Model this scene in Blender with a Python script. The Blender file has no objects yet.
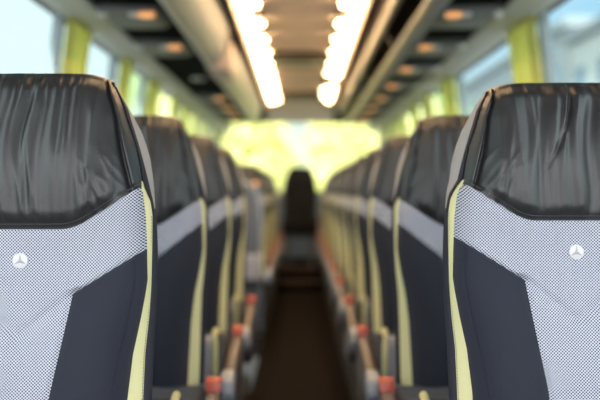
import bpy, bmesh, math, random
from mathutils import Vector, noise, Matrix
random.seed(7)
C = bpy.context.scene.collection
PI = math.pi
CZ = 1.06            # eye height above the aisle floor
POD = 0.10           # podium height
ZO = CZ - POD        # seat-local height of the eye level
LEAN = 0.14          # backrest lean (dy per dz)

# ------------------------------------------------------------------ materials
def mat(name, col=(.5, .5, .5), rough=.6, metal=0, spec=.5, emit=None, es=0, noise_amt=0, noise_scale=40, bump=0, bump_scale=200, sheen=0, coat=0):
    m = bpy.data.materials.new(name); m.use_nodes = True
    nt = m.node_tree; b = nt.nodes['Principled BSDF']
    b.inputs['Base Color'].default_value = (*col, 1)
    b.inputs['Roughness'].default_value = rough
    b.inputs['Metallic'].default_value = metal
    b.inputs['Specular IOR Level'].default_value = spec
    b.inputs['Sheen Weight'].default_value = sheen
    b.inputs['Coat Weight'].default_value = coat
    if emit:
        b.inputs['Emission Color'].default_value = (*emit, 1)
        b.inputs['Emission Strength'].default_value = es
    tc = nt.nodes.new('ShaderNodeTexCoord')
    if noise_amt:
        n = nt.nodes.new('ShaderNodeTexNoise'); n.inputs['Scale'].default_value = noise_scale
        n.inputs['Detail'].default_value = 3
        nt.links.new(tc.outputs['Object'], n.inputs['Vector'])
        mx = nt.nodes.new('ShaderNodeMix'); mx.data_type = 'RGBA'
        mx.inputs[6].default_value = (*[c*(1-noise_amt) for c in col], 1)
        mx.inputs[7].default_value = (*[min(1, c*(1+noise_amt)) for c in col], 1)
        nt.links.new(n.outputs['Fac'], mx.inputs[0]); nt.links.new(mx.outputs[2], b.inputs['Base Color'])
    if bump:
        n2 = nt.nodes.new('ShaderNodeTexNoise'); n2.inputs['Scale'].default_value = bump_scale
        n2.inputs['Detail'].default_value = 3
        nt.links.new(tc.outputs['Object'], n2.inputs['Vector'])
        bp = nt.nodes.new('ShaderNodeBump'); bp.inputs['Strength'].default_value = bump; bp.inputs['Distance'].default_value = .002
        nt.links.new(n2.outputs['Fac'], bp.inputs['Height']); nt.links.new(bp.outputs['Normal'], b.inputs['Normal'])
    return m

def weave_mat(name, light, dark, pitch=.0054):
    m = mat(name, light, .85, spec=.1); nt = m.node_tree; b = nt.nodes['Principled BSDF']
    tc = nt.nodes.new('ShaderNodeTexCoord'); sx = nt.nodes.new('ShaderNodeSeparateXYZ')
    nt.links.new(tc.outputs['Object'], sx.inputs[0])
    def fn(op, a, bb=None, v=None):
        n = nt.nodes.new('ShaderNodeMath'); n.operation = op
        nt.links.new(a, n.inputs[0])
        if bb is not None: nt.links.new(bb, n.inputs[1])
        if v is not None: n.inputs[1].default_value = v
        return n.outputs[0]
    k = 2*PI/pitch
    a = fn('SINE', fn('MULTIPLY', sx.outputs[0], v=k)); c = fn('SINE', fn('MULTIPLY', sx.outputs[2], v=k*1.05))
    p = fn('MULTIPLY', a, c)
    mr = nt.nodes.new('ShaderNodeMapRange'); mr.inputs[1].default_value = -.08; mr.inputs[2].default_value = .22
    nt.links.new(p, mr.inputs[0])
    mx = nt.nodes.new('ShaderNodeMix'); mx.data_type = 'RGBA'
    mx.inputs[6].default_value = (*light, 1); mx.inputs[7].default_value = (*dark, 1)
    nt.links.new(mr.outputs[0], mx.inputs[0]); nt.links.new(mx.outputs[2], b.inputs['Base Color'])
    bp = nt.nodes.new('ShaderNodeBump'); bp.inputs['Strength'].default_value = .25; bp.inputs['Distance'].default_value = .001; bp.invert = True
    nt.links.new(mr.outputs[0], bp.inputs['Height']); nt.links.new(bp.outputs['Normal'], b.inputs['Normal'])
    return m

def glass_mat(name, tint):
    m = bpy.data.materials.new(name); m.use_nodes = True; nt = m.node_tree
    nt.nodes.clear()
    o = nt.nodes.new('ShaderNodeOutputMaterial'); t = nt.nodes.new('ShaderNodeBsdfTransparent'); g = nt.nodes.new('ShaderNodeBsdfGlossy')
    t.inputs[0].default_value = (*tint, 1); g.inputs['Roughness'].default_value = .02
    lw = nt.nodes.new('ShaderNodeLayerWeight'); lw.inputs[0].default_value = .5
    f = nt.nodes.new('ShaderNodeMath'); f.operation = 'POWER'; f.inputs[1].default_value = 6; nt.links.new(lw.outputs['Facing'], f.inputs[0])
    mx = nt.nodes.new('ShaderNodeMixShader')
    f2 = nt.nodes.new('ShaderNodeMath'); f2.operation = 'MULTIPLY_ADD'; f2.inputs[1].default_value = .08; f2.inputs[2].default_value = .01; nt.links.new(f.outputs[0], f2.inputs[0])
    nt.links.new(f2.outputs[0], mx.inputs[0]); nt.links.new(t.outputs[0], mx.inputs[1]); nt.links.new(g.outputs[0], mx.inputs[2])
    nt.links.new(mx.outputs[0], o.inputs[0])
    return m

def leaf_mat(name, col, trans=.45):
    m = bpy.data.materials.new(name); m.use_nodes = True; nt = m.node_tree
    b = nt.nodes['Principled BSDF']; b.inputs['Roughness'].default_value = .6
    o = nt.nodes['Material Output']
    tc = nt.nodes.new('ShaderNodeTexCoord'); n = nt.nodes.new('ShaderNodeTexNoise'); n.inputs['Scale'].default_value = 1.3
    nt.links.new(tc.outputs['Object'], n.inputs['Vector'])
    mx = nt.nodes.new('ShaderNodeMix'); mx.data_type = 'RGBA'
    mx.inputs[6].default_value = (*[c*.75 for c in col], 1); mx.inputs[7].default_value = (*[min(1, c*1.25) for c in col], 1)
    nt.links.new(n.outputs['Fac'], mx.inputs[0]); nt.links.new(mx.outputs[2], b.inputs['Base Color'])
    t = nt.nodes.new('ShaderNodeBsdfTranslucent'); nt.links.new(mx.outputs[2], t.inputs[0])
    ms = nt.nodes.new('ShaderNodeMixShader'); ms.inputs[0].default_value = trans
    nt.links.new(b.outputs[0], ms.inputs[1]); nt.links.new(t.outputs[0], ms.inputs[2]); nt.links.new(ms.outputs[0], o.inputs[0])
    return m

def strip_mat(name, col, s_lo, s_hi, pitch):
    """opal light strip with the brighter spots of its lamps showing through"""
    m = mat(name, (.8, .8, .8), .4); nt = m.node_tree; b = nt.nodes['Principled BSDF']
    tc = nt.nodes.new('ShaderNodeTexCoord'); sx = nt.nodes.new('ShaderNodeSeparateXYZ')
    nt.links.new(tc.outputs['Object'], sx.inputs[0])
    a = nt.nodes.new('ShaderNodeMath'); a.operation = 'MULTIPLY'; a.inputs[1].default_value = 2*PI/pitch
    nt.links.new(sx.outputs[1], a.inputs[0])
    s = nt.nodes.new('ShaderNodeMath'); s.operation = 'SINE'; nt.links.new(a.outputs[0], s.inputs[0])
    mr = nt.nodes.new('ShaderNodeMapRange'); mr.inputs[1].default_value = -1; mr.inputs[3].default_value = s_lo; mr.inputs[4].default_value = s_hi
    nt.links.new(s.outputs[0], mr.inputs[0])
    b.inputs['Emission Color'].default_value = (*col, 1); nt.links.new(mr.outputs[0], b.inputs['Emission Strength'])
    return m

M = {
 'leather': mat('black leather', (.020, .020, .021), .38, spec=.6, bump=.3, bump_scale=420),
 'weave': weave_mat('pale woven mesh', (.57, .60, .69), (.032, .036, .055)),
 'knit': mat('navy knit', (.022, .025, .037), .85, spec=.18, noise_amt=.15, noise_scale=300, bump=.3, bump_scale=900, sheen=.1),
 'lime': mat('lime fabric', (.65, .63, .34), .8, spec=.2, bump=.2, bump_scale=700),
 'edge': mat('dark edge fabric', (.030, .030, .040), .85, spec=.2, bump=.2, bump_scale=700),
 'grey': mat('grey shell fabric', (.36, .345, .33), .85, spec=.2, bump=.2, bump_scale=800),
 'shell': mat('dark shell fabric', (.028, .030, .040), .8, spec=.2),
 'cushgrey': mat('grey cushion fabric', (.34, .34, .37), .9, spec=.2),
 'darkseat': mat('black seat cover', (.011, .010, .010), .8, spec=.2, bump=.2, bump_scale=500),
 'thread': mat('dark thread', (.012, .012, .016), .8),
 'palethread': mat('grey thread', (.12, .12, .125), .8),
 'emblem': mat('pale emblem', (.62, .62, .65), .35),
 'star': mat('grey emblem star', (.36, .36, .38), .35),
 'plastic': mat('warm grey plastic', (.115, .092, .088), .42, noise_amt=.1),
 'tip': mat('light grey plastic', (.32, .36, .41), .35),
 'metal': mat('dark metal', (.06, .062, .07), .35, metal=.5),
 'red': mat('red button', (.45, .085, .05), .4),
 'black': mat('black panel', (.004, .0045, .005), .9, spec=.03),
 'service': mat('grey service panel', (.12, .125, .13), .5),
 'bin': mat('pale grey bin face', (.31, .345, .34), .4, noise_amt=.05, noise_scale=3),
 'binpink': mat('pinkish grey end panel', (.52, .44, .40), .5),
 'header': mat('grey beige header trim', (.52, .53, .47), .5),
 'rail': mat('brushed rail', (.36, .33, .26), .4, metal=.2),
 'darkrack': mat('dark rack lining', (.045, .042, .038), .7, noise_amt=.3, noise_scale=14),
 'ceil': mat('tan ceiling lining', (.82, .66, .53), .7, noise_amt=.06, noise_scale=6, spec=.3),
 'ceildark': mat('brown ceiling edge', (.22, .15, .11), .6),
 'hatchdark': mat('dark hatch frame', (.035, .032, .02), .5),
 'hatch': mat('pale hatch panel', (.50, .50, .40), .5),
 'floor': mat('dark brown floor vinyl', (.0075, .0045, .0033), .8, spec=.06, noise_amt=.3, noise_scale=30),
 'podium': mat('dark grey carpet', (.020, .019, .021), .9, noise_amt=.3, noise_scale=80),
 'nosing': mat('step nosing', (.12, .085, .06), .5),
 'wall': mat('grey side lining', (.16, .16, .165), .8),
 'pillar': mat('grey pillar trim', (.22, .26, .27), .6),
 'curtain': leaf_mat('lime curtain', (.82, .80, .32), .6),
 'panel': mat('blue grey partition', (.11, .12, .145), .5),
 'strip': strip_mat('warm light strip', (1.0, .66, .34), 12, 34.0, .36),
 'spot': mat('warm spot lamp', (.8, .8, .8), .4, emit=(1, .66, .34), es=30),
 'lens': mat('amber lamp lens', (.8, .4, .15), .3, emit=(1, .42, .14), es=.75),
 'nozzle': mat('white nozzle', (.7, .7, .68), .35),
 'glass': glass_mat('clear side glass', (.90, .97, .97)),
 'rearglass': glass_mat('tinted rear glass', (.93, .97, .88)),
 'asphalt': mat('asphalt', (.16, .16, .16), .9, noise_amt=.2, noise_scale=2),
 'bark': mat('bark', (.12, .09, .06), .9, noise_amt=.4, noise_scale=8),
 'leafl': leaf_mat('lime leaves', (.88, .88, .50), .55),
 'leafg': leaf_mat('green leaves', (.40, .50, .24), .4),
 'plaster': mat('pale plaster', (.36, .40, .38), .9, noise_amt=.05, noise_scale=.3),
 'render': mat('grey blue render', (.25, .29, .30), .9, noise_amt=.05, noise_scale=.3),
 'cream': mat('cream plaster', (.72, .70, .55), .9, noise_amt=.05, noise_scale=.3),
 'slate': mat('grey roof', (.16, .19, .20), .8),
 'pane': mat('blue grey window', (.10, .17, .22), .6, spec=.2),
}

# ------------------------------------------------------------------ mesh helpers
class MB:
    def __init__(s): s.v = []; s.f = []
    def grid(s, rows, flip=False):
        n0 = len(s.v); R = len(rows); K = len(rows[0])
        for r in rows: s.v += [tuple(p) for p in r]
        for i in range(R-1):
            for j in range(K-1):
                q = (n0+i*K+j, n0+i*K+j+1, n0+(i+1)*K+j+1, n0+(i+1)*K+j)
                s.f.append(q[::-1] if flip else q)
    def box(s, x0, x1, y0, y1, z0, z1):
        n = len(s.v)
        s.v += [(x, y, z) for z in (z0, z1) for y in (y0, y1) for x in (x0, x1)]
        for q in ((0, 2, 3, 1), (4, 5, 7, 6), (0, 1, 5, 4), (2, 6, 7, 3), (0, 4, 6, 2), (1, 3, 7, 5)): s.f.append(tuple(n+i for i in q))
    def prism(s, prof, a0, a1, axis='x'):
        """extrude a closed outline along an axis; outline is (y,z) for x, (x,z) for y, (x,y) for z"""
        n = len(s.v); k = len(prof)
        for a in (a0, a1):
            for p in prof:
                s.v.append((a, p[0], p[1]) if axis == 'x' else (p[0], a, p[1]) if axis == 'y' else (p[0], p[1], a))
        for i in range(k):
            j = (i+1) % k; s.f.append((n+i, n+j, n+k+j, n+k+i))
        s.f.append(tuple(n+i for i in range(k))[::-1]); s.f.append(tuple(n+k+i for i in range(k)))
    def tube(s, pts, r, seg=8, cap=True):
        n0 = len(s.v); pts = [Vector(p) for p in pts]
        rr = r if isinstance(r, (list, tuple)) else [r]*len(pts)
        up = Vector((0, 0, 1))
        for i, p in enumerate(pts):
            t = (pts[min(i+1, len(pts)-1)]-pts[max(i-1, 0)]).normalized()
            a = t.cross(up if abs(t.z) < .9 else Vector((1, 0, 0))).normalized(); b = t.cross(a)
            for k in range(seg):
                th = 2*PI*k/seg; s.v.append(tuple(p+(a*math.cos(th)+b*math.sin(th))*rr[i]))
        for i in range(len(pts)-1):
            for k in range(seg):
                k2 = (k+1) % seg
                s.f.append((n0+i*seg+k, n0+i*seg+k2, n0+(i+1)*seg+k2, n0+(i+1)*seg+k))
        if cap:
            s.f.append(tuple(n0+k for k in range(seg))[::-1]); s.f.append(tuple(n0+(len(pts)-1)*seg+k for k in range(seg)))
    def disc(s, c, r, d, axis='y', seg=28, bev=.2):
        """a low round cushion-edged disc facing -axis"""
        n0 = len(s.v); rings = ((r, 0), (r, -d*(1-bev)), (r*(1-bev*.4), -d), )
        for (q, o) in rings:
            for k in range(seg):
                a = 2*PI*k/seg; x, z = q*math.cos(a), q*math.sin(a)
                s.v.append((c[0]+x, c[1]+o, c[2]+z) if axis == 'y' else (c[0]+x, c[1]+z, c[2]+o))
        for i in range(2):
            for k in range(seg):
                k2 = (k+1) % seg; s.f.append((n0+i*seg+k, n0+i*seg+k2, n0+(i+1)*seg+k2, n0+(i+1)*seg+k))
        s.f.append(tuple(n0+2*seg+k for k in range(seg))); s.f.append(tuple(n0+k for k in range(seg))[::-1])
    def build(s, name, m, parent=None, smooth=False, bevel=0, seg=3, merge=0, loc=None):
        me = bpy.data.meshes.new(name); me.from_pydata(s.v, [], s.f)
        bm = bmesh.new(); bm.from_mesh(me)
        if merge: bmesh.ops.remove_doubles(bm, verts=bm.verts, dist=merge)
        bmesh.ops.recalc_face_normals(bm, faces=bm.faces)
        if bevel:
            es = [e for e in bm.edges if len(e.link_faces) == 2 and e.calc_face_angle(0) > .5]
            bmesh.ops.bevel(bm, geom=es, offset=bevel, segments=seg, profile=.5, affect='EDGES', clamp_overlap=True)
        bm.to_mesh(me); bm.free()
        if smooth or bevel:
            me.polygons.foreach_set('use_smooth', [True]*len(me.polygons))
            if bevel or smooth == 'angle':
                me.set_sharp_from_angle(angle=R(40))
        me.materials.append(m)
        o = bpy.data.objects.new(name, me); C.objects.link(o)
        if parent: o.parent = parent
        if loc: o.location = loc
        return o
def R(d): return d*PI/180
def tag(o, label=None, cat=None, group=None, kind=None):
    for k, v in (('label', label), ('category', cat), ('group', group), ('kind', kind)):
        if v: o[k] = v
    return o
def empty(name, loc, label=None, cat=None, group=None, rz=0):
    o = bpy.data.objects.new(name, None); C.objects.link(o); o.location = loc; o.rotation_euler.z = rz
    o.empty_display_size = .1
    return tag(o, label, cat, group)
def kids(o): return [c for c in C.objects if c.parent == o]
def copy_tree(o, parent=None):
    c = o.copy(); C.objects.link(c); c.parent = parent
    for ch in kids(o): copy_tree(ch, c)
    return c
def lerp(a, b, t): return a+(b-a)*t
def sstep(a, b, x):
    t = max(0, min(1, (x-a)/(b-a))); return t*t*(3-2*t)
def tab(T, z):
    """piecewise linear table, T listed from high z to low z"""
    if z >= T[0][0]: return T[0][1]
    for (z1, a), (z2, b) in zip(T, T[1:]):
        if z >= z2: return lerp(b, a, (z-z2)/(z1-z2))
    return T[-1][1]

# ------------------------------------------------------------------ the coach seat
# half widths of the backrest's layers against height relative to eye level
T_GROOVE = [(.197, .136), (.18, .147), (.164, .153), (.134, .1627), (.086, .1682), (.052, .1747), (.002, .1851), (-.06, .19)]
T_EDGE = [(.200, .142), (.190, .150), (.179, .1566), (.149, .1682), (.114, .1766), (.079, .1865), (.044, .1925), (.007, .1975), (-.04, .2046), (-.094, .2083), (-.147, .2110), (-.172, .2079), (-.212, .2012), (-.267, .1903), (-.337, .183), (-.5, .176)]
T_GUSSET = [(.200, .143), (.15, .1700), (.08, .1870), (.015, .1985), (-.015, .2095), (-.041, .2138), (-.095, .2145), (-.149, .2146), (-.174, .2140), (-.214, .2120), (-.27, .2071), (-.34, .2055), (-.5, .204)]
T_STRIP = [(.200, .144), (.148, .1720), (.08, .1890), (.028, .2005), (-.016, .2119), (-.041, .2171), (-.101, .2209), (-.184, .2212), (-.273, .2177), (-.344, .2161), (-.5, .214)]
T_OUT = [(.190, .135), (.156, .1585), (.11, .1830), (.083, .1930), (.055, .2006), (.011, .2066), (-.025, .2096), (-.103, .2141), (-.189, .2144), (-.34, .211), (-.5, .208)]
for _T in (T_GROOVE, T_EDGE, T_GUSSET, T_STRIP, T_OUT): _T[:] = [(a, b-.008) for a, b in _T]
FLAT = .085          # half width of the level part of the leather's lower edge

def tuck(z, q):
    zc = q['corner']; return q['tuck'][0]*sstep(zc-.02, zc+.01, z)+(q['tuck'][1]-q['tuck'][0])*sstep(zc, q['top'], z)
def edge(z, q): return tab(T_EDGE, z)-tuck(z, q)
def face_y(x, z, q):
    e = edge(z, q); u = min(1, abs(x)/e)
    y = .034*(1-math.sqrt(max(0, 1-(max(0, u-.80)/.20)**2)))
    y += -.020*math.exp(-((u-.72)/.22)**2)*(1-sstep(-.22, -.08, z))         # side bolsters
    y += -.020*(1-u**4)*math.exp(-((z-.045)/.11)**2)                          # head cushion
    y += -.012*(1-u*u)*math.exp(-((z+.34)/.12)**2)                           # lumbar
    return y
def P(x, y, z): return (x, y+LEAN*z, z+ZO)

def make_seat(side, q, fine):
    """side: +1 the aisle is towards +x of the seat, -1 towards -x.  q: seam heights"""
    zt, zc, zf, zb, zl = q['top'], q['corner'], q['flat'], q['bolster_top'], q['bolster_low']
    root = empty('coach_seat', (0, 0, 0))
    NA, NT = (150, 90) if fine else (60, 36)
    seed = q['seed']
    def trap(ax, sx):
        r = max(0, (sx-ax)/max(sx-FLAT, .004)); k = .22
        return r if r < 1-k else 1 if r > 1+k else r-(r-(1-k))**2/(4*k)
    # --- leather head cushion, wrapped over the top
    mb = MB(); rows = []
    sides = [zc+(zt-.012-zc)*i/NT for i in range(NT+1)]
    for i, zs in enumerate(sides):
        t = i/NT; e = edge(zs, q); row = []
        for j in range(NA+1):
            a = -1+2*j/NA; a = math.sin(a*PI/2)*.35+a*.65
            x = a*e; S = trap(abs(x), e) if t < 1 else 1
            S = lerp(S, 1-abs(a)**6, sstep(0, .9, t))
            z = zs+(lerp(zf, zt, t)-zs)*S
            y = face_y(x, z, q)
            g = tab(T_GROOVE, zs)-tuck(zs, q)
            ax = abs(x); bt = sstep(0, .07, t)
            if ax > .6*g:                                                    # piped roll outside the groove
                core = -.020*(1-(ax/e)**4)*math.exp(-((z-.045)/.11)**2)
                if ax < g: yr = core+.016*((ax/g-.6)/.4)**4
                else:
                    sr = (ax-g)/max(e-g, .004); yr = core+.016-.011*math.sin(PI*min(1, sr*1.15))+.020*sr**3
                y = lerp(y, yr, bt)
            y += .0075*math.exp(-((ax-g)/.0030)**2)*bt
            # gathered leather
            w = (1-sstep(.72, .98, abs(x)/g))*sstep(0, .12, t)*(1-.55*sstep(.75, 1, t))
            n = noise.noise(Vector((x*30+.9*noise.noise(Vector((x*9, z*6, seed))), z*2.6, seed)))
            n2 = noise.noise(Vector((x*62+.8*noise.noise(Vector((x*12, z*9, seed+4))), z*3.5, seed+9)))
            y -= w*(.0080*(1-abs(n)*2.0)+.0055*(1-abs(n2)*2.2))
            w2 = sstep(.45, .75, abs(x)/g)*(1-sstep(.93, 1, abs(x)/g))*(1-sstep(.3, .6, t))
            y -= w2*.004*(1-2*abs(noise.noise(Vector(((abs(x)*.8+z*.55)*70, (z-abs(x))*9, seed+2)))))
            if q.get('fold'): y += .006*math.exp(-((x-q['fold']+.25*(z-.19)**2*8-.01*t)/.0035)**2)*sstep(.25, .7, t)*(1-sstep(.93, 1, t))
            y += .0045*math.exp(-(t*24)**2)                                  # lower seam
            y += .018*(sstep(.86, 1, t))**2
            row.append((x, y, z))
        rows.append(row)
    last = rows[-1]
    for k in range(1, 9):
        ph = k/8; row = []
        for (x, y, z) in last:
            row.append((x*(1-.05*ph), lerp(y, .098, ph), z+.007*math.sin(ph*PI)-.012*ph*ph))
        rows.append(row)
    mb.grid([[P(*p) for p in r] for r in rows])
    head = mb.build('headrest', M['leather'], root, smooth=True); 
    # --- twin row of stitches just above the lower seam
    if fine:
        st = MB()
        for r_i, dz in ((3, 0), ):
            r = rows[r_i]; acc = 0
            pts = [Vector(P(*p))+Vector((0, -.0008, 0)) for p in r]
            for a, b in zip(pts, pts[1:]):
                L = (b-a).length
                if L > 1e-5: st.tube([a, a.lerp(b, .6)], .0006, 5)
        st.build('stitching', M['palethread'], head, smooth=True)
    # --- woven centre panel
    def inner(z): return tab([(zb, edge(zb, q)), (zl, .087), (-.33, .056), (-.5, .046)], z)
    seg = [(zc, zb, 12 if fine else 5), (zb, zl, 24 if fine else 8), (zl, -.5, 50 if fine else 12)]
    zs_list = [zc]
    for a, b, n in seg: zs_list += [lerp(a, b, (i+1)/n) for i in range(n)]
    mb = MB(); rows = []; NW = 80 if fine else 32
    cz1 = lerp(zf, zl, .3)
    for zs in zs_list:
        sx = edge(zs, q) if zs >= zb else inner(zs)
        cz = lerp(zf, cz1, (zc-zs)/(zc-zb)) if zs >= zb else lerp(cz1, zl, (zb-zs)/(zb-zl)) if zs >= zl else zs
        row = []
        for j in range(NW+1):
            a = -1+2*j/NW; x = a*sx; S = trap(abs(x), sx)
            z = zs+(cz-zs)*S; y = face_y(x, z, q)
            y += .0045*math.exp(-((zs-zc)/.006)**2)
            if zs < zb: y += .004*math.exp(-((sx-abs(x))/.005)**2)
            # quilting creases running down from the bolster corners to the middle
            if z < zl+.01:
                dq = abs((z-zl)+.78*(FLAT-abs(x)))*.79
                y += .0060*math.exp(-(dq/.006)**2)
            dq = abs(abs(x)-(.093+.30*(z-zl)))
            if zl < z: y += .002*math.exp(-(dq/.005)**2)
            row.append(P(x, y, z))
        rows.append(row)
    mb.grid(rows)
    wv = mb.build('back_panel', M['weave'], root, smooth=True)
    # --- round emblem with a three-armed star
    ze = q['emblem']; ye = face_y(0, ze, q)
    mb = MB(); mb.disc(P(0, ye+.001, ze), .0125, .0035)
    em = mb.build('emblem', M['emblem'], wv, smooth='angle'); em['label'] = 'round pale emblem with grey three-armed star'
    mb = MB(); c = Vector(P(0, ye-.0026, ze))
    for k in range(3):
        a = R(90+120*k); d = Vector((math.cos(a), 0, math.sin(a))); n = Vector((-math.sin(a), 0, math.cos(a)))
        i0 = len(mb.v)
        mb.v += [tuple(c+d*.0115), tuple(c+n*.0026+d*.0014), tuple(c-n*.0026+d*.0014), tuple(c+Vector((0, -.0012, 0)))]
        mb.f += [(i0, i0+1, i0+3), (i0, i0+3, i0+2), (i0+1, i0+2, i0+3), (i0, i0+2, i0+1)]
    mb.build('star', M['star'], em)
    # --- side bolsters
    zrows = [z for z in zs_list if z <= zb]
    for sg in (-1, 1):
        mb = MB(); rows = []; NB = 36 if fine else 14
        for z in zrows:
            xi, xo = inner(z), edge(z, q); row = []
            for j in range(NB+1):
                x = lerp(xi, xo-.0001, j/NB); y = face_y(x, z, q)
                y += .004*math.exp(-((x-xi)/.005)**2)
                if z > -.3: y += .0018*math.exp(-((xo-.016-x)/.0022)**2)
                row.append(P(sg*x, y, z))
            rows.append(row)
        mb.grid(rows)
        bo = mb.build('bolster', M['knit'], root, smooth=True, merge=1e-6)
        if fine:
            st = MB(); z = zb-.015
            while z > -.46:
                pts = []
                for zz in (z, z-.0028):
                    x = edge(zz, q)-.016-.05*max(0, -.25-zz)
                    pts.append(Vector(P(sg*x, face_y(x, zz, q)-.0006, zz)))
                st.tube(pts, .0006, 5); z -= .005
            st.build('stitching', M['thread'], bo, smooth=True)
    # --- lime gusset, dark edge strip, grey upper shell, dark lower shell
    ztop = zt-.010
    zz = [lerp(ztop, -.5, i/60) for i in range(61)]
    def ef(z): return face_y(edge(z, q), z, q)
    for sg in (-1, 1):
        mb = MB(); rows = []
        for z in zz:
            if z > zc+.012: continue
            e, g = edge(z, q), tab(T_GUSSET, z)
            if z > zc-.02: g = lerp(e+.0005, g, sstep(zc+.012, zc-.02, z))
            y0, y1 = ef(z)-.001, .047
            rows.append([P(sg*(e-.0012), y0-.0005, z), P(sg*lerp(e, g, .35), lerp(y0, y1, .35)-.002, z), P(sg*lerp(e, g, .7), lerp(y0, y1, .7)-.002, z), P(sg*g, y1, z)])
        mb.grid(rows)
        gs = mb.build('gusset', M['lime'], root, smooth=True); gs['label'] = 'lime green edging strip'
        if fine:
            st = MB(); z = zc-.05
            while z > -.48:
                pts = [Vector(P(sg*(tab(T_GUSSET, k)-.0016), .0435, k)) for k in (z, z-.003)]
                st.tube(pts, .0006, 5); z -= .005
            st.build('stitching', M['thread'], gs, smooth=True)
        mb = MB(); rows = []
        for z in zz:
            e, g, s = edge(z, q), tab(T_GUSSET, z), tab(T_STRIP, z)-tuck(z, q)
            y0 = .046
            if z > zc: g = min(g, e+.002); y0 = ef(z)+.006
            elif z > zc-.03: y0 = lerp(ef(z)+.006, .046, sstep(zc, zc-.03, z))
            rows.append([P(sg*(g-.003), y0+.004, z), P(sg*g, y0, z), P(sg*lerp(g, s, .5), min(y0, .046)+.002+.004*(z < zc), z), P(sg*s, .058, z), P(sg*(s-.001), .064, z)])
        mb.grid(rows)
        mb.build('edge_strip', M['edge'], root, smooth=True)
    for nm, m, hi, lo in (('upper_shell', M['grey'], ztop, -.03), ('back_shell', M['shell'], -.03, -.5)):
        mb = MB(); rows = []
        for i in range(31):
            z = lerp(hi, lo, i/30); s, o = tab(T_STRIP, z)-tuck(z, q), tab(T_OUT, z)-.4*tuck(z, q)
            half = [(s-.003, .060), (max(s, lerp(s, o, .6))-.001, .072), (o+.0005, .090), (o-.002, .104), (o-.010, .116), (o-.03, .124), (o*.5, .128), (0, .129)]
            row = [P(x, y, z) for x, y in half]+[P(-x, y, z) for x, y in half[-2::-1]]
            rows.append(row)
        if hi == ztop:
            cap = [(x*.97, min(y, .11), z) for x, y, z in [(p[0], p[1]-LEAN*(p[2]-ZO), p[2]-ZO) for p in rows[0]]]
            rows.insert(0, [P(x*.9, y*.9, z+.006) for x, y, z in cap])
        mb.grid(rows)
        mb.build(nm, m, root, smooth=True)
    # --- sitting cushion (rises towards the front) and its pale front
    y0 = -.5*LEAN
    mb = MB()
    mb.prism([(y0-.005, ZO-.60), (y0+.02, ZO-.495), (-.22, ZO-.485), (-.36, ZO-.455), (-.46, ZO-.425), (-.505, ZO-.435), (-.515, ZO-.47), (-.50, ZO-.60)], -.215, .215)
    cu = mb.build('cushion', M['knit'], root, bevel=.012)
    mb = MB()
    pr = [(-.500, ZO-.600), (-.5165, ZO-.47), (-.512, ZO-.446), (-.505, ZO-.434), (-.505, ZO-.428), (-.514, ZO-.430), (-.525, ZO-.440), (-.532, ZO-.47), (-.516, ZO-.600)]
    mb.prism(pr, -.195, .195)
    fp = mb.build('front_panel', M['cushgrey'], cu, smooth='angle'); fp['label'] = 'grey front facing of the cushion'
    for sg in (-1, 1):
        mb = MB()
        mb.tube([(sg*.203, -.47, ZO-.418), (sg*.204, -.508, ZO-.424), (sg*.205, -.524, ZO-.445), (sg*.205, -.525, ZO-.49), (sg*.205, -.508, ZO-.60)], .009, 8)
        mb.build('piping', M['lime'], cu, smooth=True)
    # --- frame and pedestal
    mb = MB(); mb.box(-.20, .20, -.46, -.06, ZO-.64, ZO-.598)
    mb.build('seat_frame', M['metal'], root, bevel=.008)
    for x in (-.14, .14):
        mb = MB(); mb.prism([(-.36, ZO-.638), (-.18, ZO-.638), (-.14, .012), (-.11, .0), (-.44, .0), (-.40, .012)], x-.02, x+.02)
        mb.build('leg', M['metal'], root, bevel=.006)
    # --- moulded cover along the aisle side, with its paler tip
    mb = MB()
    mb.prism([(-.10, ZO-.53), (-.12, ZO-.492), (-.30, ZO-.503), (-.47, ZO-.535), (-.48, ZO-.60), (-.40, ZO-.70), (-.16, ZO-.70), (-.10, ZO-.62)], side*.224, side*.262)
    sc = mb.build('side_cover', M['plastic'], root, bevel=.012)
    mb = MB()
    mb.prism([(-.482, ZO-.535), (-.52, ZO-.528), (-.575, ZO-.548), (-.585, ZO-.59), (-.54, ZO-.63), (-.484, ZO-.602)], side*.222, side*.264)
    tp = mb.build('end_cap', M['tip'], sc, bevel=.010); tp['label'] = 'pale grey front tip of the side cover'
    # --- belt buckle with a red press button
    bx = side*.243
    mb = MB(); mb.prism([(-.075, ZO-.56), (-.05, ZO-.56), (-.085, ZO-.478), (-.125, ZO-.478), (-.12, ZO-.50)], bx-.016, bx+.016)
    bk = mb.build('belt_buckle', M['black'], root, bevel=.005)
    mb = MB(); mb.prism([(-.088, ZO-.480), (-.126, ZO-.482), (-.134, ZO-.496), (-.130, ZO-.470), (-.112, ZO-.460), (-.090, ZO-.466)], bx-.019, bx+.019)
    bt = mb.build('release_button', M['red'], bk, bevel=.004); bt['label'] = 'red buckle button'
    return root

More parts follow.
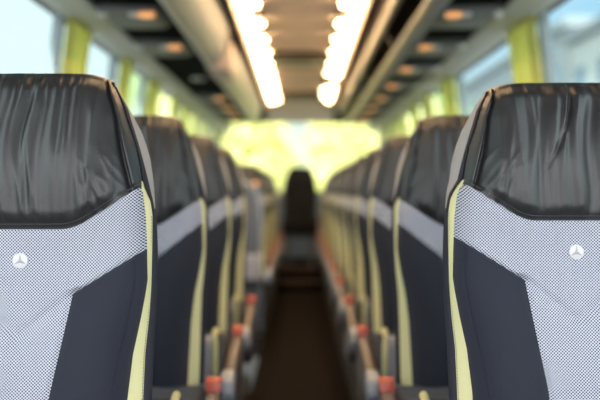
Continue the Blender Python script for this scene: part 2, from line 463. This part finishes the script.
Q1L = dict(tuck=(0, .011), top=.200, corner=.008, flat=-.062, bolster_top=-.096, bolster_low=-.167, emblem=-.113, seed=3.1)
Q1R = dict(tuck=(.009, .018), top=.189, corner=.014, flat=-.049, bolster_top=-.078, bolster_low=-.149, emblem=-.102, fold=-.008, seed=11.7)
QN = dict(tuck=(0, .006), top=.201, corner=-.021, flat=-.092, bolster_top=-.083, bolster_low=-.173, emblem=-.125, seed=5.3)
first_left = make_seat(1, Q1L, True); first_right = make_seat(-1, Q1R, True)
plain_left = make_seat(1, QN, False); plain_right = make_seat(-1, QN, False)
ORD = ['front', 'second', 'third', 'fourth', 'fifth', 'sixth', 'seventh', 'eighth', 'ninth', 'tenth', 'last']
XC = .4570; D0 = 1.38; PITCH = .8
def put(o, x, y, z, label, group):
    o.location = (x, y, z); tag(o, label, 'seat', group)
left_rows = [0, 1, 2, 3, 6, 7, 8, 9, 10]
used = set()
def take(proto):
    if proto.name in used: return copy_tree(proto)
    used.add(proto.name); return proto
for n, r in enumerate(left_rows):
    y = D0+PITCH*r
    if r == 0: put(first_left, -XC, y, POD, 'large sharp coach seat left of the aisle, gathered black leather headrest above pale woven back', 'coach seats left of the aisle')
    else:
        lab = 'black and grey coach seat, %s from the front in the row left of the aisle' % ORD[n]
        if n == 4: lab = 'coach seat just behind the grey partition, left of the aisle'
        if n > 4: lab = 'coach seat left of the aisle, %s behind the grey partition' % ORD[n-4]
        put(take(plain_left), -XC, y, POD, lab, 'coach seats left of the aisle')
for r in range(11):
    y = D0+PITCH*r
    if r == 0: put(first_right, XC+.008, 1.42, POD, 'large sharp coach seat right of the aisle, long fold in its black leather headrest', 'coach seats right of the aisle')
    else: put(take(plain_right), XC, y, POD, 'black and grey coach seat, %s from the front in the row right of the aisle' % ORD[r] if r < 10 else 'hindmost coach seat of the row right of the aisle', 'coach seats right of the aisle')
# the seats by the windows
for sg, proto, rs in ((-1, plain_left, left_rows), (1, plain_right, range(11))):
    for n, r in enumerate(rs):
        o = copy_tree(proto)
        for ch in kids(o):                       # no aisle-side cover or buckle between the pair
            if ch.name.startswith(('side_cover', 'belt_buckle')):
                for g in kids(ch): bpy.data.objects.remove(g)
                bpy.data.objects.remove(ch)
        put(o, sg*.915, D0+PITCH*r, POD, 'coach seat by the %s windows, hidden behind the aisle seats, in the %s row' % ('left' if sg < 0 else 'right', ORD[n] if n < 10 else 'hindmost'), 'coach seats by the windows')
# the bench across the back, plain dark seats
def dark_seat(x, label):
    o = copy_tree(plain_left)
    put(o, x, 10.2, POD+.10, label, 'rear bench seats')
    return o
rear = dark_seat(0, 'dark seat facing down the aisle, alone in front of the bright rear window')
for ch in kids(rear):
    if ch.name.startswith(('back_panel', 'gusset', 'upper_shell', 'bolster', 'headrest')) or ch.name.startswith('cushion'):
        ch.data = ch.data.copy(); ch.data.materials[0] = M['darkseat']
        if 'label' in ch: del ch['label']
        for g in kids(ch):
            if g.name.startswith('front_panel'):
                g.data = g.data.copy(); g.data.materials[0] = M['darkseat']; del g['label']; continue
            for g2 in kids(g): bpy.data.objects.remove(g2)
            bpy.data.objects.remove(g)

# ------------------------------------------------------------------ the coach body (setting)
def struct(o): o['kind'] = 'structure'; return o
Y0, Y1 = -.75, 10.9
mb = MB(); mb.box(-.262, .262, Y0, 8.9, -.06, 0); struct(mb.build('floor', M['floor']))
for nm, ys in (('podium_left', ((Y0, 4.35), (5.62, 9.7))), ('podium_right', ((Y0, 9.7), ))):
    sg = -1 if 'left' in nm else 1; mb = MB()
    for a, b in ys: mb.box(min(sg*.262, sg*1.2), max(sg*.262, sg*1.2), a, b, -.06, POD)
    if sg < 0: mb.box(-1.2, -.262, 4.35, 5.62, -.55, -.5)
    struct(mb.build('floor_'+nm, M['podium']))
mb = MB(); mb.box(-.262, .262, 8.9, 9.35, -.06, .10); mb.box(-.262, .262, 9.35, 9.7, -.06, .20); mb.box(-1.2, 1.2, 9.7, Y1, -.06, .20)
struct(mb.build('floor_step', M['floor'], bevel=.006))
mb = MB(); mb.box(-.26, .26, 8.885, 8.935, .085, .104); mb.box(-.26, .26, 9.335, 9.385, .185, .204); struct(mb.build('trim_1', M['nosing'], bevel=.003))
def wx(z): return 1.16-.13*max(0, z+.2)         # inner wall half-width against eye-relative height
ZH = .79
for nm, sg in (('left', -1), ('right', 1)):
    mb = MB()
    mb.prism([(sg*1.2, -.1), (sg*wx(-.2), CZ-.2), (sg*(wx(-.2)+.08), CZ-.2), (sg*1.3, -.1)], Y0, Y1, 'y')
    mb.prism([(sg*wx(ZH), CZ+ZH), (sg*wx(1.2), CZ+1.28), (sg*(wx(1.2)+.08), CZ+1.28), (sg*(wx(ZH)+.08), CZ+ZH)], Y0, Y1, 'y')
    struct(mb.build('wall_'+nm, M['wall']))
    ps = [-.2, 1.9, 3.66, 4.73, 5.62, 7.2, 8.7, 10.75] if sg < 0 else [-.2, 1.9, 3.63, 5.53, 7.1, 8.7, 10.75]
    edges = [Y0]+ps
    mb = MB()
    for p in ps:
        a, b = p-.02, p+.03
        q = [(sg*wx(-.2), CZ-.2), (sg*wx(ZH), CZ+ZH), (sg*(wx(ZH)+.04), CZ+ZH), (sg*(wx(-.2)+.04), CZ-.2)]
        mb.prism(q, a, b, 'y')
    struct(mb.build('trim_'+('2' if sg < 0 else '3'), M['pillar']))
    for i, (a, b) in enumerate(zip(edges, edges[1:])):
        mb = MB(); q = [(sg*(wx(-.2)+.03), CZ-.2), (sg*(wx(ZH)+.03), CZ+ZH), (sg*(wx(ZH)+.036), CZ+ZH), (sg*(wx(-.2)+.036), CZ-.2)]
        mb.prism(q, a+.03, b-.02, 'y')
        struct(mb.build('window_%d' % (i+1+(10 if sg > 0 else 0)), M['glass']))
    # header trim between window and service channel
    mb = MB(); mb.prism([(sg*wx(.80), CZ+.80), (sg*wx(.76), CZ+.765), (sg*.97, CZ+.762), (sg*.87, CZ+.775), (sg*.87, CZ+.84), (sg*1.03, CZ+.86)], Y0, 10.85, 'y')
    struct(mb.build('trim_'+('4' if sg < 0 else '5'), M['header'], bevel=.008))
# rear wall with its window
mb = MB(); mb.box(-1.25, 1.25, Y1, Y1+.08, -.1, CZ+.0); mb.box(-1.25, 1.25, Y1, Y1+.08, CZ+.90, CZ+1.28)
for sg in (-1, 1): mb.box(min(sg*1.03, sg*1.25), max(sg*1.03, sg*1.25), Y1, Y1+.08, CZ, CZ+.9)
struct(mb.build('wall_back', M['wall']))
mb = MB(); mb.box(-1.03, 1.03, Y1+.03, Y1+.036, CZ, CZ+.9); struct(mb.build('window_20', M['rearglass']))
# roof and ceiling
mb = MB(); mb.box(-1.12, 1.12, Y0, Y1, CZ+1.22, CZ+1.28); struct(mb.build('roof', M['wall']))
mb = MB()
y = Y0
while y < 10.19:
    b = min(y+1.1, 10.2); mb.box(-.235, .235, y+.004, b-.004, CZ+1.10, CZ+1.13); y += 1.1
mb.prism([(10.2, CZ+1.10), (10.9, CZ+.90), (10.9, CZ+.93), (10.2, CZ+1.13)], -.42, .42)
struct(mb.build('ceiling', M['ceil'], bevel=.006))
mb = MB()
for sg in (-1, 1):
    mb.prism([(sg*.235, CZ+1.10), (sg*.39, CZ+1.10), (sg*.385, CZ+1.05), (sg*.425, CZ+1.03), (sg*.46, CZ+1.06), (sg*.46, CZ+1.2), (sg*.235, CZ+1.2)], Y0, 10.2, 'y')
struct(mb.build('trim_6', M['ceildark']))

# ------------------------------------------------------------------ light strips
def strip(sg, a, b, label):
    r = empty('ceiling_light', (sg*.31, a, CZ+1.08), label, 'light', 'warm ceiling lights')
    mb = MB(); mb.prism([(-.07*1, .010), (.07, .010), (.075, -.004), (.066, -.010), (.066, .004), (-.066, .004), (-.066, -.010), (-.075, -.004)], 0, b-a, 'y')
    o = sg*.058; mb.prism([(o, .0), (o+sg*.014, .0), (o+sg*.012, -.078), (o+sg*.004, -.078)], 0, b-a, 'y')
    mb.build('housing', M['ceildark'], r)
    mb = MB(); pr = [(.030*math.cos(t)+sg*.024, -.036*math.sin(t)) for t in [PI*k/10 for k in range(11)]]
    mb.prism(pr, .01, b-a-.01, 'y'); mb.build('diffuser', M['strip'], r, smooth='angle')
    y = .25
    while y < b-a-.1:
        mb = MB(); mb.disc((-sg*.045, y, -.002), .034, .026, 'z', 20); mb.build('spot_lamp', M['spot'], r, smooth='angle'); y += .55
strip(-1, 1.75, 9.9, 'long glowing warm white light strip along the left of the ceiling')
strip(1, 1.75, 7.75, 'long glowing warm white light strip along the right of the ceiling')
strip(1, 8.5, 9.75, 'short warm ceiling light by the rear window, beyond the right strip')

def hatch(y, label):
    r = empty('roof_hatch', (0, y, CZ+1.10), label, 'hatch', 'roof hatches')
    mb = MB(); mb.prism([(-.24, -.075), (.24, -.075), (.25, .0), (-.25, .0)], 0, .05, 'y'); mb.box(-.25, -.21, .05, .6, -.035, 0); mb.box(.21, .25, .05, .6, -.035, 0); mb.box(-.25, .25, .6, .65, -.035, 0)
    mb.build('frame', M['hatchdark'], r, bevel=.008)
    mb = MB(); mb.box(-.21, .21, .05, .6, -.030, -.004); mb.build('panel', M['hatch'], r, bevel=.004)
hatch(6.55, 'nearer dark framed roof hatch between the two light strips')
hatch(9.2, 'farther dark framed roof hatch near the rear window')

# ------------------------------------------------------------------ luggage racks
def bin_run(a, b, label, end_pink=False):
    r = empty('overhead_bin', (-.56, a, CZ+.77), label, 'overhead bin', 'overhead bins left of the aisle')
    mb = MB(); L = b-a
    prof = [(0, .0), (.010, -.006), (.045, .015), (.085, .075), (.118, .160), (.130, .235), (.125, .28), (.11, .29), (.105, .235), (.085, .160), (.035, .06), (0, .03)]
    mb.prism([(x, z) for x, z in prof], 0, L, 'y')
    mb.build('door', M['bin'], r, smooth='angle')
    mb = MB(); mb.prism([(-.44, .03), (.0, .03), (.04, .07), (.08, .16), (.09, .24), (.09, .30), (-.44, .42)], .012, L-.012, 'y')
    mb.build('body', M['wall'], r)
    for y, m in ((0, M['binpink'] if end_pink else M['bin']), (L-.012, M['bin'])):  # pinkish front end has the warm light falling on it put into its colour
        mb = MB(); mb.prism([(-.02, -.004), (.010, -.008), (.047, .013), (.088, .073), (.121, .158), (.133, .237), (.128, .292), (-.02, .30)], y-.003, y+.015, 'y')
        mb.build('end_panel', m, r, bevel=.003)
    mb = MB(); mb.prism([(-.005, -.004), (.012, -.012), (.024, -.006), (.012, .004)], .02, L-.02, 'y'); mb.build('trim_strip', M['header'], r, smooth='angle')
bin_run(Y0, 5.1, 'long pale overhead bin above the left seats, nearest the front')
bin_run(5.75, 9.5, 'far overhead bin above the left seats, pinkish end panel facing the front', True)
mb = MB(); mb.box(-1.0, -.47, 5.12, 5.73, CZ+.96, CZ+1.15); g = mb.build('ceiling_infill', M['binpink'], bevel=.02); struct(g)

r = empty('overhead_box', (-.555, 5.22, CZ+.955), 'pinkish beige box hanging in the gap between the two overhead bins on the left', 'box')
mb = MB(); mb.box(-.03, .12, 0, .42, -.20, 0); mb.build('body', M['binpink'], r, bevel=.02)
mb = MB(); mb.box(-.015, .105, -.008, .004, -.185, -.03); mb.build('flap', M['binpink'], r, bevel=.003)
r = empty('luggage_rack', (.55, Y0, CZ+.77), 'open luggage rack with two long rails above the right seats', 'luggage rack')
L = 9.5-Y0
mb = MB(); mb.prism([(-.012, .02), (.40, .05), (.40, .07), (.0, .04)], 0, L, 'y'); mb.build('shelf', M['darkrack'], r)
mb = MB(); mb.prism([(.42, .02), (.42, .38), (-.06, .42), (-.10, .40), (.38, .35), (.40, .02)], 0, L, 'y'); mb.build('lining', M['darkrack'], r)
mb = MB(); mb.prism([(-.025, .0), (-.01, -.012), (.012, -.006), (.006, .026), (-.02, .034), (-.034, .02)], 0, L, 'y'); mb.build('front_rail', M['rail'], r, bevel=.004)
mb = MB(); mb.prism([(-.105, .125), (-.080, .115), (-.066, .13), (-.078, .165), (-.112, .175)], 0, L, 'y'); mb.build('upper_rail', M['rail'], r, bevel=.004)
mb = MB(); mb.prism([(-.11, .19), (-.095, .19), (-.10, .30), (-.14, .30), (-.14, .285), (-.115, .285)], 0, L, 'y'); mb.build('top_fascia', M['ceildark'], r)
y = .7
while y < L:
    mb = MB(); mb.tube([(-.005, y, .02), (-.03, y, .07), (-.075, y, .14)], .006, 6); mb.build('bracket', M['rail'], r, smooth=True); y += 1.6
mb = MB(); mb.prism([(.0, -.004), (.06, .006), (.06, .0), (.0, -.016)], 0, L, 'y'); mb.build('lower_lip', M['service'], r)

# black service channels and the units set in them
for nm, sg in (('left', -1), ('right', 1)):
    mb = MB(); mb.prism([(sg*.575, CZ+.778), (sg*.89, CZ+.790), (sg*.89, CZ+.81), (sg*.575, CZ+.80)], Y0, 9.5, 'y')
    o = mb.build('service_channel', M['black']); tag(o, 'long black channel under the %s, carrying lamp panels' % ('pale overhead bins' if sg < 0 else 'open luggage rack'), 'channel')
def unit(sg, y, label):
    r = empty('reading_light_unit', (sg*.73, y, CZ+.78), label, 'service panel', 'service panels above the %s seats' % ('left' if sg < 0 else 'right'))
    mb = MB(); mb.prism([(-.14, .004), (-.12, -.022), (.10, -.020), (.14, .006), (.14, .014), (-.14, .012)], -.02, .37, 'y')
    mb.build('panel', M['service'], r, bevel=.010)
    for k in (0, ):
        mb = MB(); mb.disc((-sg*.075, .035, -.018), .036, .016, 'z', 20); mb.build('reading_lamp', M['lens'], r, smooth='angle')['label'] = 'amber reading lamp'
        mb = MB(); mb.disc((-sg*.022, .03, -.018), .022, .014, 'z', 16); mb.build('call_button', M['nozzle'], r, smooth='angle')
    mb = MB(); mb.disc((sg*.115, .04, -.012), .022, .018, 'z', 16); mb.build('air_nozzle', M['nozzle'], r, smooth='angle')
for k, y in enumerate([2.76, 3.56, 4.36]):
    unit(-1, y-.03, 'grey lamp panel under the left bin, %s from the front' % ORD[k])
for k, y in enumerate([6.8, 7.6, 8.4]):
    unit(-1, y-.03, 'grey lamp panel under the far left bin, %s from its pinkish end' % ['first', 'second', 'third'][k])
for k in range(9):
    unit(1, 2.73+.8*k, 'grey lamp panel under the right luggage rack, %s from the front' % ORD[k])
r = empty('alarm_speaker', (-.70, 5.75, CZ+.78), 'small white round fitting alone on the black channel above the left gap', 'speaker')
mb = MB(); mb.disc((0, 0, .0), .05, .012, 'z', 24); mb.build('rim', M['nozzle'], r, smooth='angle')
mb = MB(); mb.disc((0, 0, -.008), .034, .008, 'z', 20); mb.build('grille', M['service'], r, smooth='angle')

# ------------------------------------------------------------------ partition by the stairwell
r = empty('partition', (-.27, 5.75, POD), 'blue grey partition with a handrail at the stairwell left of the aisle', 'partition')
mb = MB(); mb.box(-.80, 0, 0, .03, 0, CZ-POD+.02); mb.build('panel', M['panel'], r, bevel=.012)
mb = MB(); mb.tube([(.0, -.03, 0), (.0, -.03, .85), (-.03, -.03, .98), (-.10, -.03, 1.02), (-.72, -.03, 1.02)], .014, 10); mb.build('handrail', M['tip'], r, smooth=True)
mb = MB(); mb.box(-.05, -.02, -.05, -.02, 1.0, 1.03); mb.build('lamp_glint', M['lens'], r, bevel=.008)  # small glowing box standing in for the orange reflection of a lamp

mb = MB(); mb.disc((.19, 5.55, .02), .02, .02, 'y', 16)
# ------------------------------------------------------------------ curtains
def curtain(sg, y, w, label, n=4):
    r = empty('curtain', (sg*wx(.3), y, CZ-.2), label, 'curtain', 'lime curtains on the %s' % ('left' if sg < 0 else 'right'))
    mb = MB(); rows = []
    for i in range(25):
        z = -.02+.985*i/24; zr = z-.2
        pinch = 1-.22*math.exp(-((z-.25)/.2)**2)
        row = []
        for j in range(49):
            t = j/48
            yy = (t-.5)*w*pinch+w/2
            xo = .014*math.sin(t*n*2*PI+.4*math.sin(z*3))*(.7+.3*math.sin(t*9+z))
            row.append((sg*(wx(zr)-wx(.3)-.034+xo), yy, z))
        rows.append(row)
    mb.grid(rows)
    cu = mb.build('fabric', M['curtain'], r, smooth=True)
    so = cu.modifiers.new('thickness', 'SOLIDIFY'); so.thickness = .003
    mb = MB(); rl = [(sg*(wx(.765)-wx(.3)-.042), -.02, .968), (sg*(wx(.765)-wx(.3)-.042), w+.04, .968)]
    mb.tube(rl, .007, 8); mb.build('rail', M['header'], r, smooth=True)
    mb = MB(); mb.box(-.012, .012, .05, w*.8, .24, .27)
for i, (y, w) in enumerate([(1.95, .36), (3.64, .36), (4.72, .26), (5.61, .34), (6.62, .25), (7.26, .36), (7.95, .3), (8.76, .36), (9.6, .5)]):
    if i == 0: continue
    curtain(-1, y, w, 'lime curtain on the left windows, %s back from the front' % ['', 'first', 'second', 'third', 'fourth', 'fifth', 'sixth', 'seventh', 'eighth'][i])
for i, (y, w) in enumerate([(3.60, .42), (5.51, .40), (6.45, .32), (7.16, .40), (8.0, .35), (8.76, .42), (9.55, .55)]):
    curtain(1, y, w, 'lime curtain on the right windows, %s back from the front' % ['first', 'second', 'third', 'fourth', 'fifth', 'sixth', 'seventh'][i])

# ------------------------------------------------------------------ outside
GZ = -1.0
mb = MB(); mb.v = [(-150, -60, GZ), (150, -60, GZ), (150, 220, GZ), (-150, 220, GZ)]; mb.f = [(0, 1, 2, 3)]
struct(mb.build('ground', M['asphalt']))
def crown_mesh(name, h, rad, n, m, seed, conic):
    rnd = random.Random(seed); mb = MB()
    for _ in range(n):
        t = rnd.random()**.8; ang = rnd.random()*2*PI
        prof = (1-t*conic)*math.sqrt(max(.02, 1-(2*t-1)**4)) if conic < 1 else (1-t)**.8
        rr = rad*prof*math.sqrt(rnd.uniform(.35, 1))*(1+.18*math.sin(3*ang+7*t))
        c = Vector((rr*math.cos(ang), rr*math.sin(ang), t*h))
        d = Vector((rnd.uniform(-1, 1), rnd.uniform(-1, 1), rnd.uniform(-.6, .6))).normalized(); u = d.orthogonal().normalized(); w = d.cross(u)
        s = rnd.uniform(.10, .22)*(.7+.25*rad/2)
        i = len(mb.v)
        mb.v += [tuple(c-u*s), tuple(c+w*s*.5), tuple(c+u*s), tuple(c-w*s*.5+d*s*.25)]
        mb.f.append((i, i+1, i+2, i+3))
    return mb
def tree(name, x, y, trunk, h, rad, n, m, label, seed, conic=.35, group='trees outside the rear window'):
    r = empty(name, (x, y, GZ), label, 'tree', group)
    mb = MB(); mb.tube([(0, 0, 0), (.05, .02, trunk*.6), (0, 0, trunk+h*.5)], [.05*rad+.05, .04*rad+.04, .02*rad], 8); mb.build('trunk', M['bark'], r, smooth=True)
    crown_mesh(name, h, rad, n, m, seed, conic).build('crown', m, r, loc=(0, 0, trunk))
tree('tree', -1.80, 19.5, .3, 6.2, 2.0, 9000, M['leafl'], 'sunlit lime tree left of the bright gap in the rear window', 1, .55)
tree('tree', 1.80, 19.5, .3, 6.2, 2.0, 9000, M['leafl'], 'sunlit lime tree right of the bright gap in the rear window', 2, .55)
tree('tree', -3.7, 27, .8, 6.5, 1.8, 5200, M['leafg'], 'sunlit green tree outside the rearmost left windows', 3, .3)
tree('tree', 3.7, 27.5, .8, 6.5, 1.8, 5200, M['leafg'], 'sunlit green tree outside the rearmost right windows', 4, .3)
tree('tree', -6.2, 44, 1.5, 8.5, 3.4, 4200, M['leafg'], 'green tree outside the far left windows, behind the lime curtains', 5, .3, 'trees beside the coach')
tree('tree', 6.5, 46, 1.5, 8.5, 3.2, 4200, M['leafg'], 'green tree outside the far right windows, before the pale building', 6, .3, 'trees beside the coach')
def building(x0, x1, y0, y1, h, wall, label, cols, floors):
    r = empty('building', (x0, y0, GZ), label, 'building', 'pale buildings outside the right windows')
    mb = MB(); mb.box(0, x1-x0, 0, y1-y0, 0, h); mb.build('wall', wall, r)
    mb = MB(); mb.box(-.5, x1-x0+.5, -.5, y1-y0+.5, h, h+.9); mb.build('roof', M['slate'], r, bevel=.1)
    for f in range(floors):
        for k in range(cols):
            yy = (k+.5)*(y1-y0)/cols; z = 2+f*(h-2)/floors
            mb = MB(); mb.box(-.06, .1, yy-.9, yy+.9, z, z+1.9); mb.build('window', M['pane'], r)
    
building(22, 36, 48, 68, 13.9, M['plaster'], 'pale building with grey roof outside the right window beside the first lime curtain', 4, 3)
building(22.2, 38, 69.2, 128, 15.6, M['render'], 'longer grey blue building farther back outside the right windows', 9, 3)

# ------------------------------------------------------------------ sky, sun, camera
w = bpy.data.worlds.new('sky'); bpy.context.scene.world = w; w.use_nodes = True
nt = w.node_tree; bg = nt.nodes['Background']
tc = nt.nodes.new('ShaderNodeTexCoord'); sx = nt.nodes.new('ShaderNodeSeparateXYZ'); nt.links.new(tc.outputs['Generated'], sx.inputs[0])
mr = nt.nodes.new('ShaderNodeMapRange'); mr.inputs[1].default_value = .02; mr.inputs[2].default_value = .34
nt.links.new(sx.outputs[0], mr.inputs[0])
mx = nt.nodes.new('ShaderNodeMix'); mx.data_type = 'RGBA'
mx.inputs[6].default_value = (.86, .98, 1.0, 1); mx.inputs[7].default_value = (.40, .66, .86, 1)
ma = nt.nodes.new('ShaderNodeMapRange'); ma.inputs[1].default_value = -.1; ma.inputs[2].default_value = .4
nt.links.new(sx.outputs[1], ma.inputs[0])
mu = nt.nodes.new('ShaderNodeMath'); mu.operation = 'MULTIPLY'; nt.links.new(mr.outputs[0], mu.inputs[0]); nt.links.new(ma.outputs[0], mu.inputs[1])
nt.links.new(mu.outputs[0], mx.inputs[0])
m3 = nt.nodes.new('ShaderNodeMix'); m3.data_type = 'RGBA'; m3.inputs[6].default_value = (.99, .97, 1.0, 1)
mf = nt.nodes.new('ShaderNodeMapRange'); mf.inputs[1].default_value = -.4; mf.inputs[2].default_value = .2
nt.links.new(sx.outputs[1], mf.inputs[0]); nt.links.new(mf.outputs[0], m3.inputs[0]); nt.links.new(mx.outputs[2], m3.inputs[7])
nt.links.new(m3.outputs[2], bg.inputs['Color'])
m2 = nt.nodes.new('ShaderNodeMapRange'); m2.inputs[1].default_value = .25; m2.inputs[2].default_value = -.75; m2.inputs[3].default_value = 1.2; m2.inputs[4].default_value = 5.0  # sky strength raised behind the camera, added to light the seat fronts
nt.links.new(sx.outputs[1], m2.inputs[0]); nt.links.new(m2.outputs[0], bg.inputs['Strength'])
sd = bpy.data.lights.new('sun', 'SUN'); sd.energy = 14; sd.angle = R(1); sd.color = (1, .96, .88)
so = bpy.data.objects.new('sun', sd); C.objects.link(so)
so.rotation_euler = Vector((.12, .62, -.78)).to_track_quat('-Z', 'Y').to_euler()

cd = bpy.data.cameras.new('camera'); cam = bpy.data.objects.new('camera', cd); C.objects.link(cam)
cam.location = (0, 0, CZ); cam.rotation_euler = (R(90-.58), 0, 0)
cd.sensor_width = 36; cd.lens = 50; cd.clip_start = .05; cd.clip_end = 500
cd.dof.use_dof = True; cd.dof.focus_distance = 1.37; cd.dof.aperture_fstop = 2.1; cd.dof.aperture_blades = 0
sc = bpy.context.scene; sc.camera = cam
vs = sc.view_settings; vs.view_transform = 'Standard'; vs.look = 'None'; vs.gamma = 1; vs.exposure = 0
vs.use_curve_mapping = False
sc.cycles.use_denoising = True
sc.cycles.max_bounces = 10; sc.cycles.transparent_max_bounces = 16
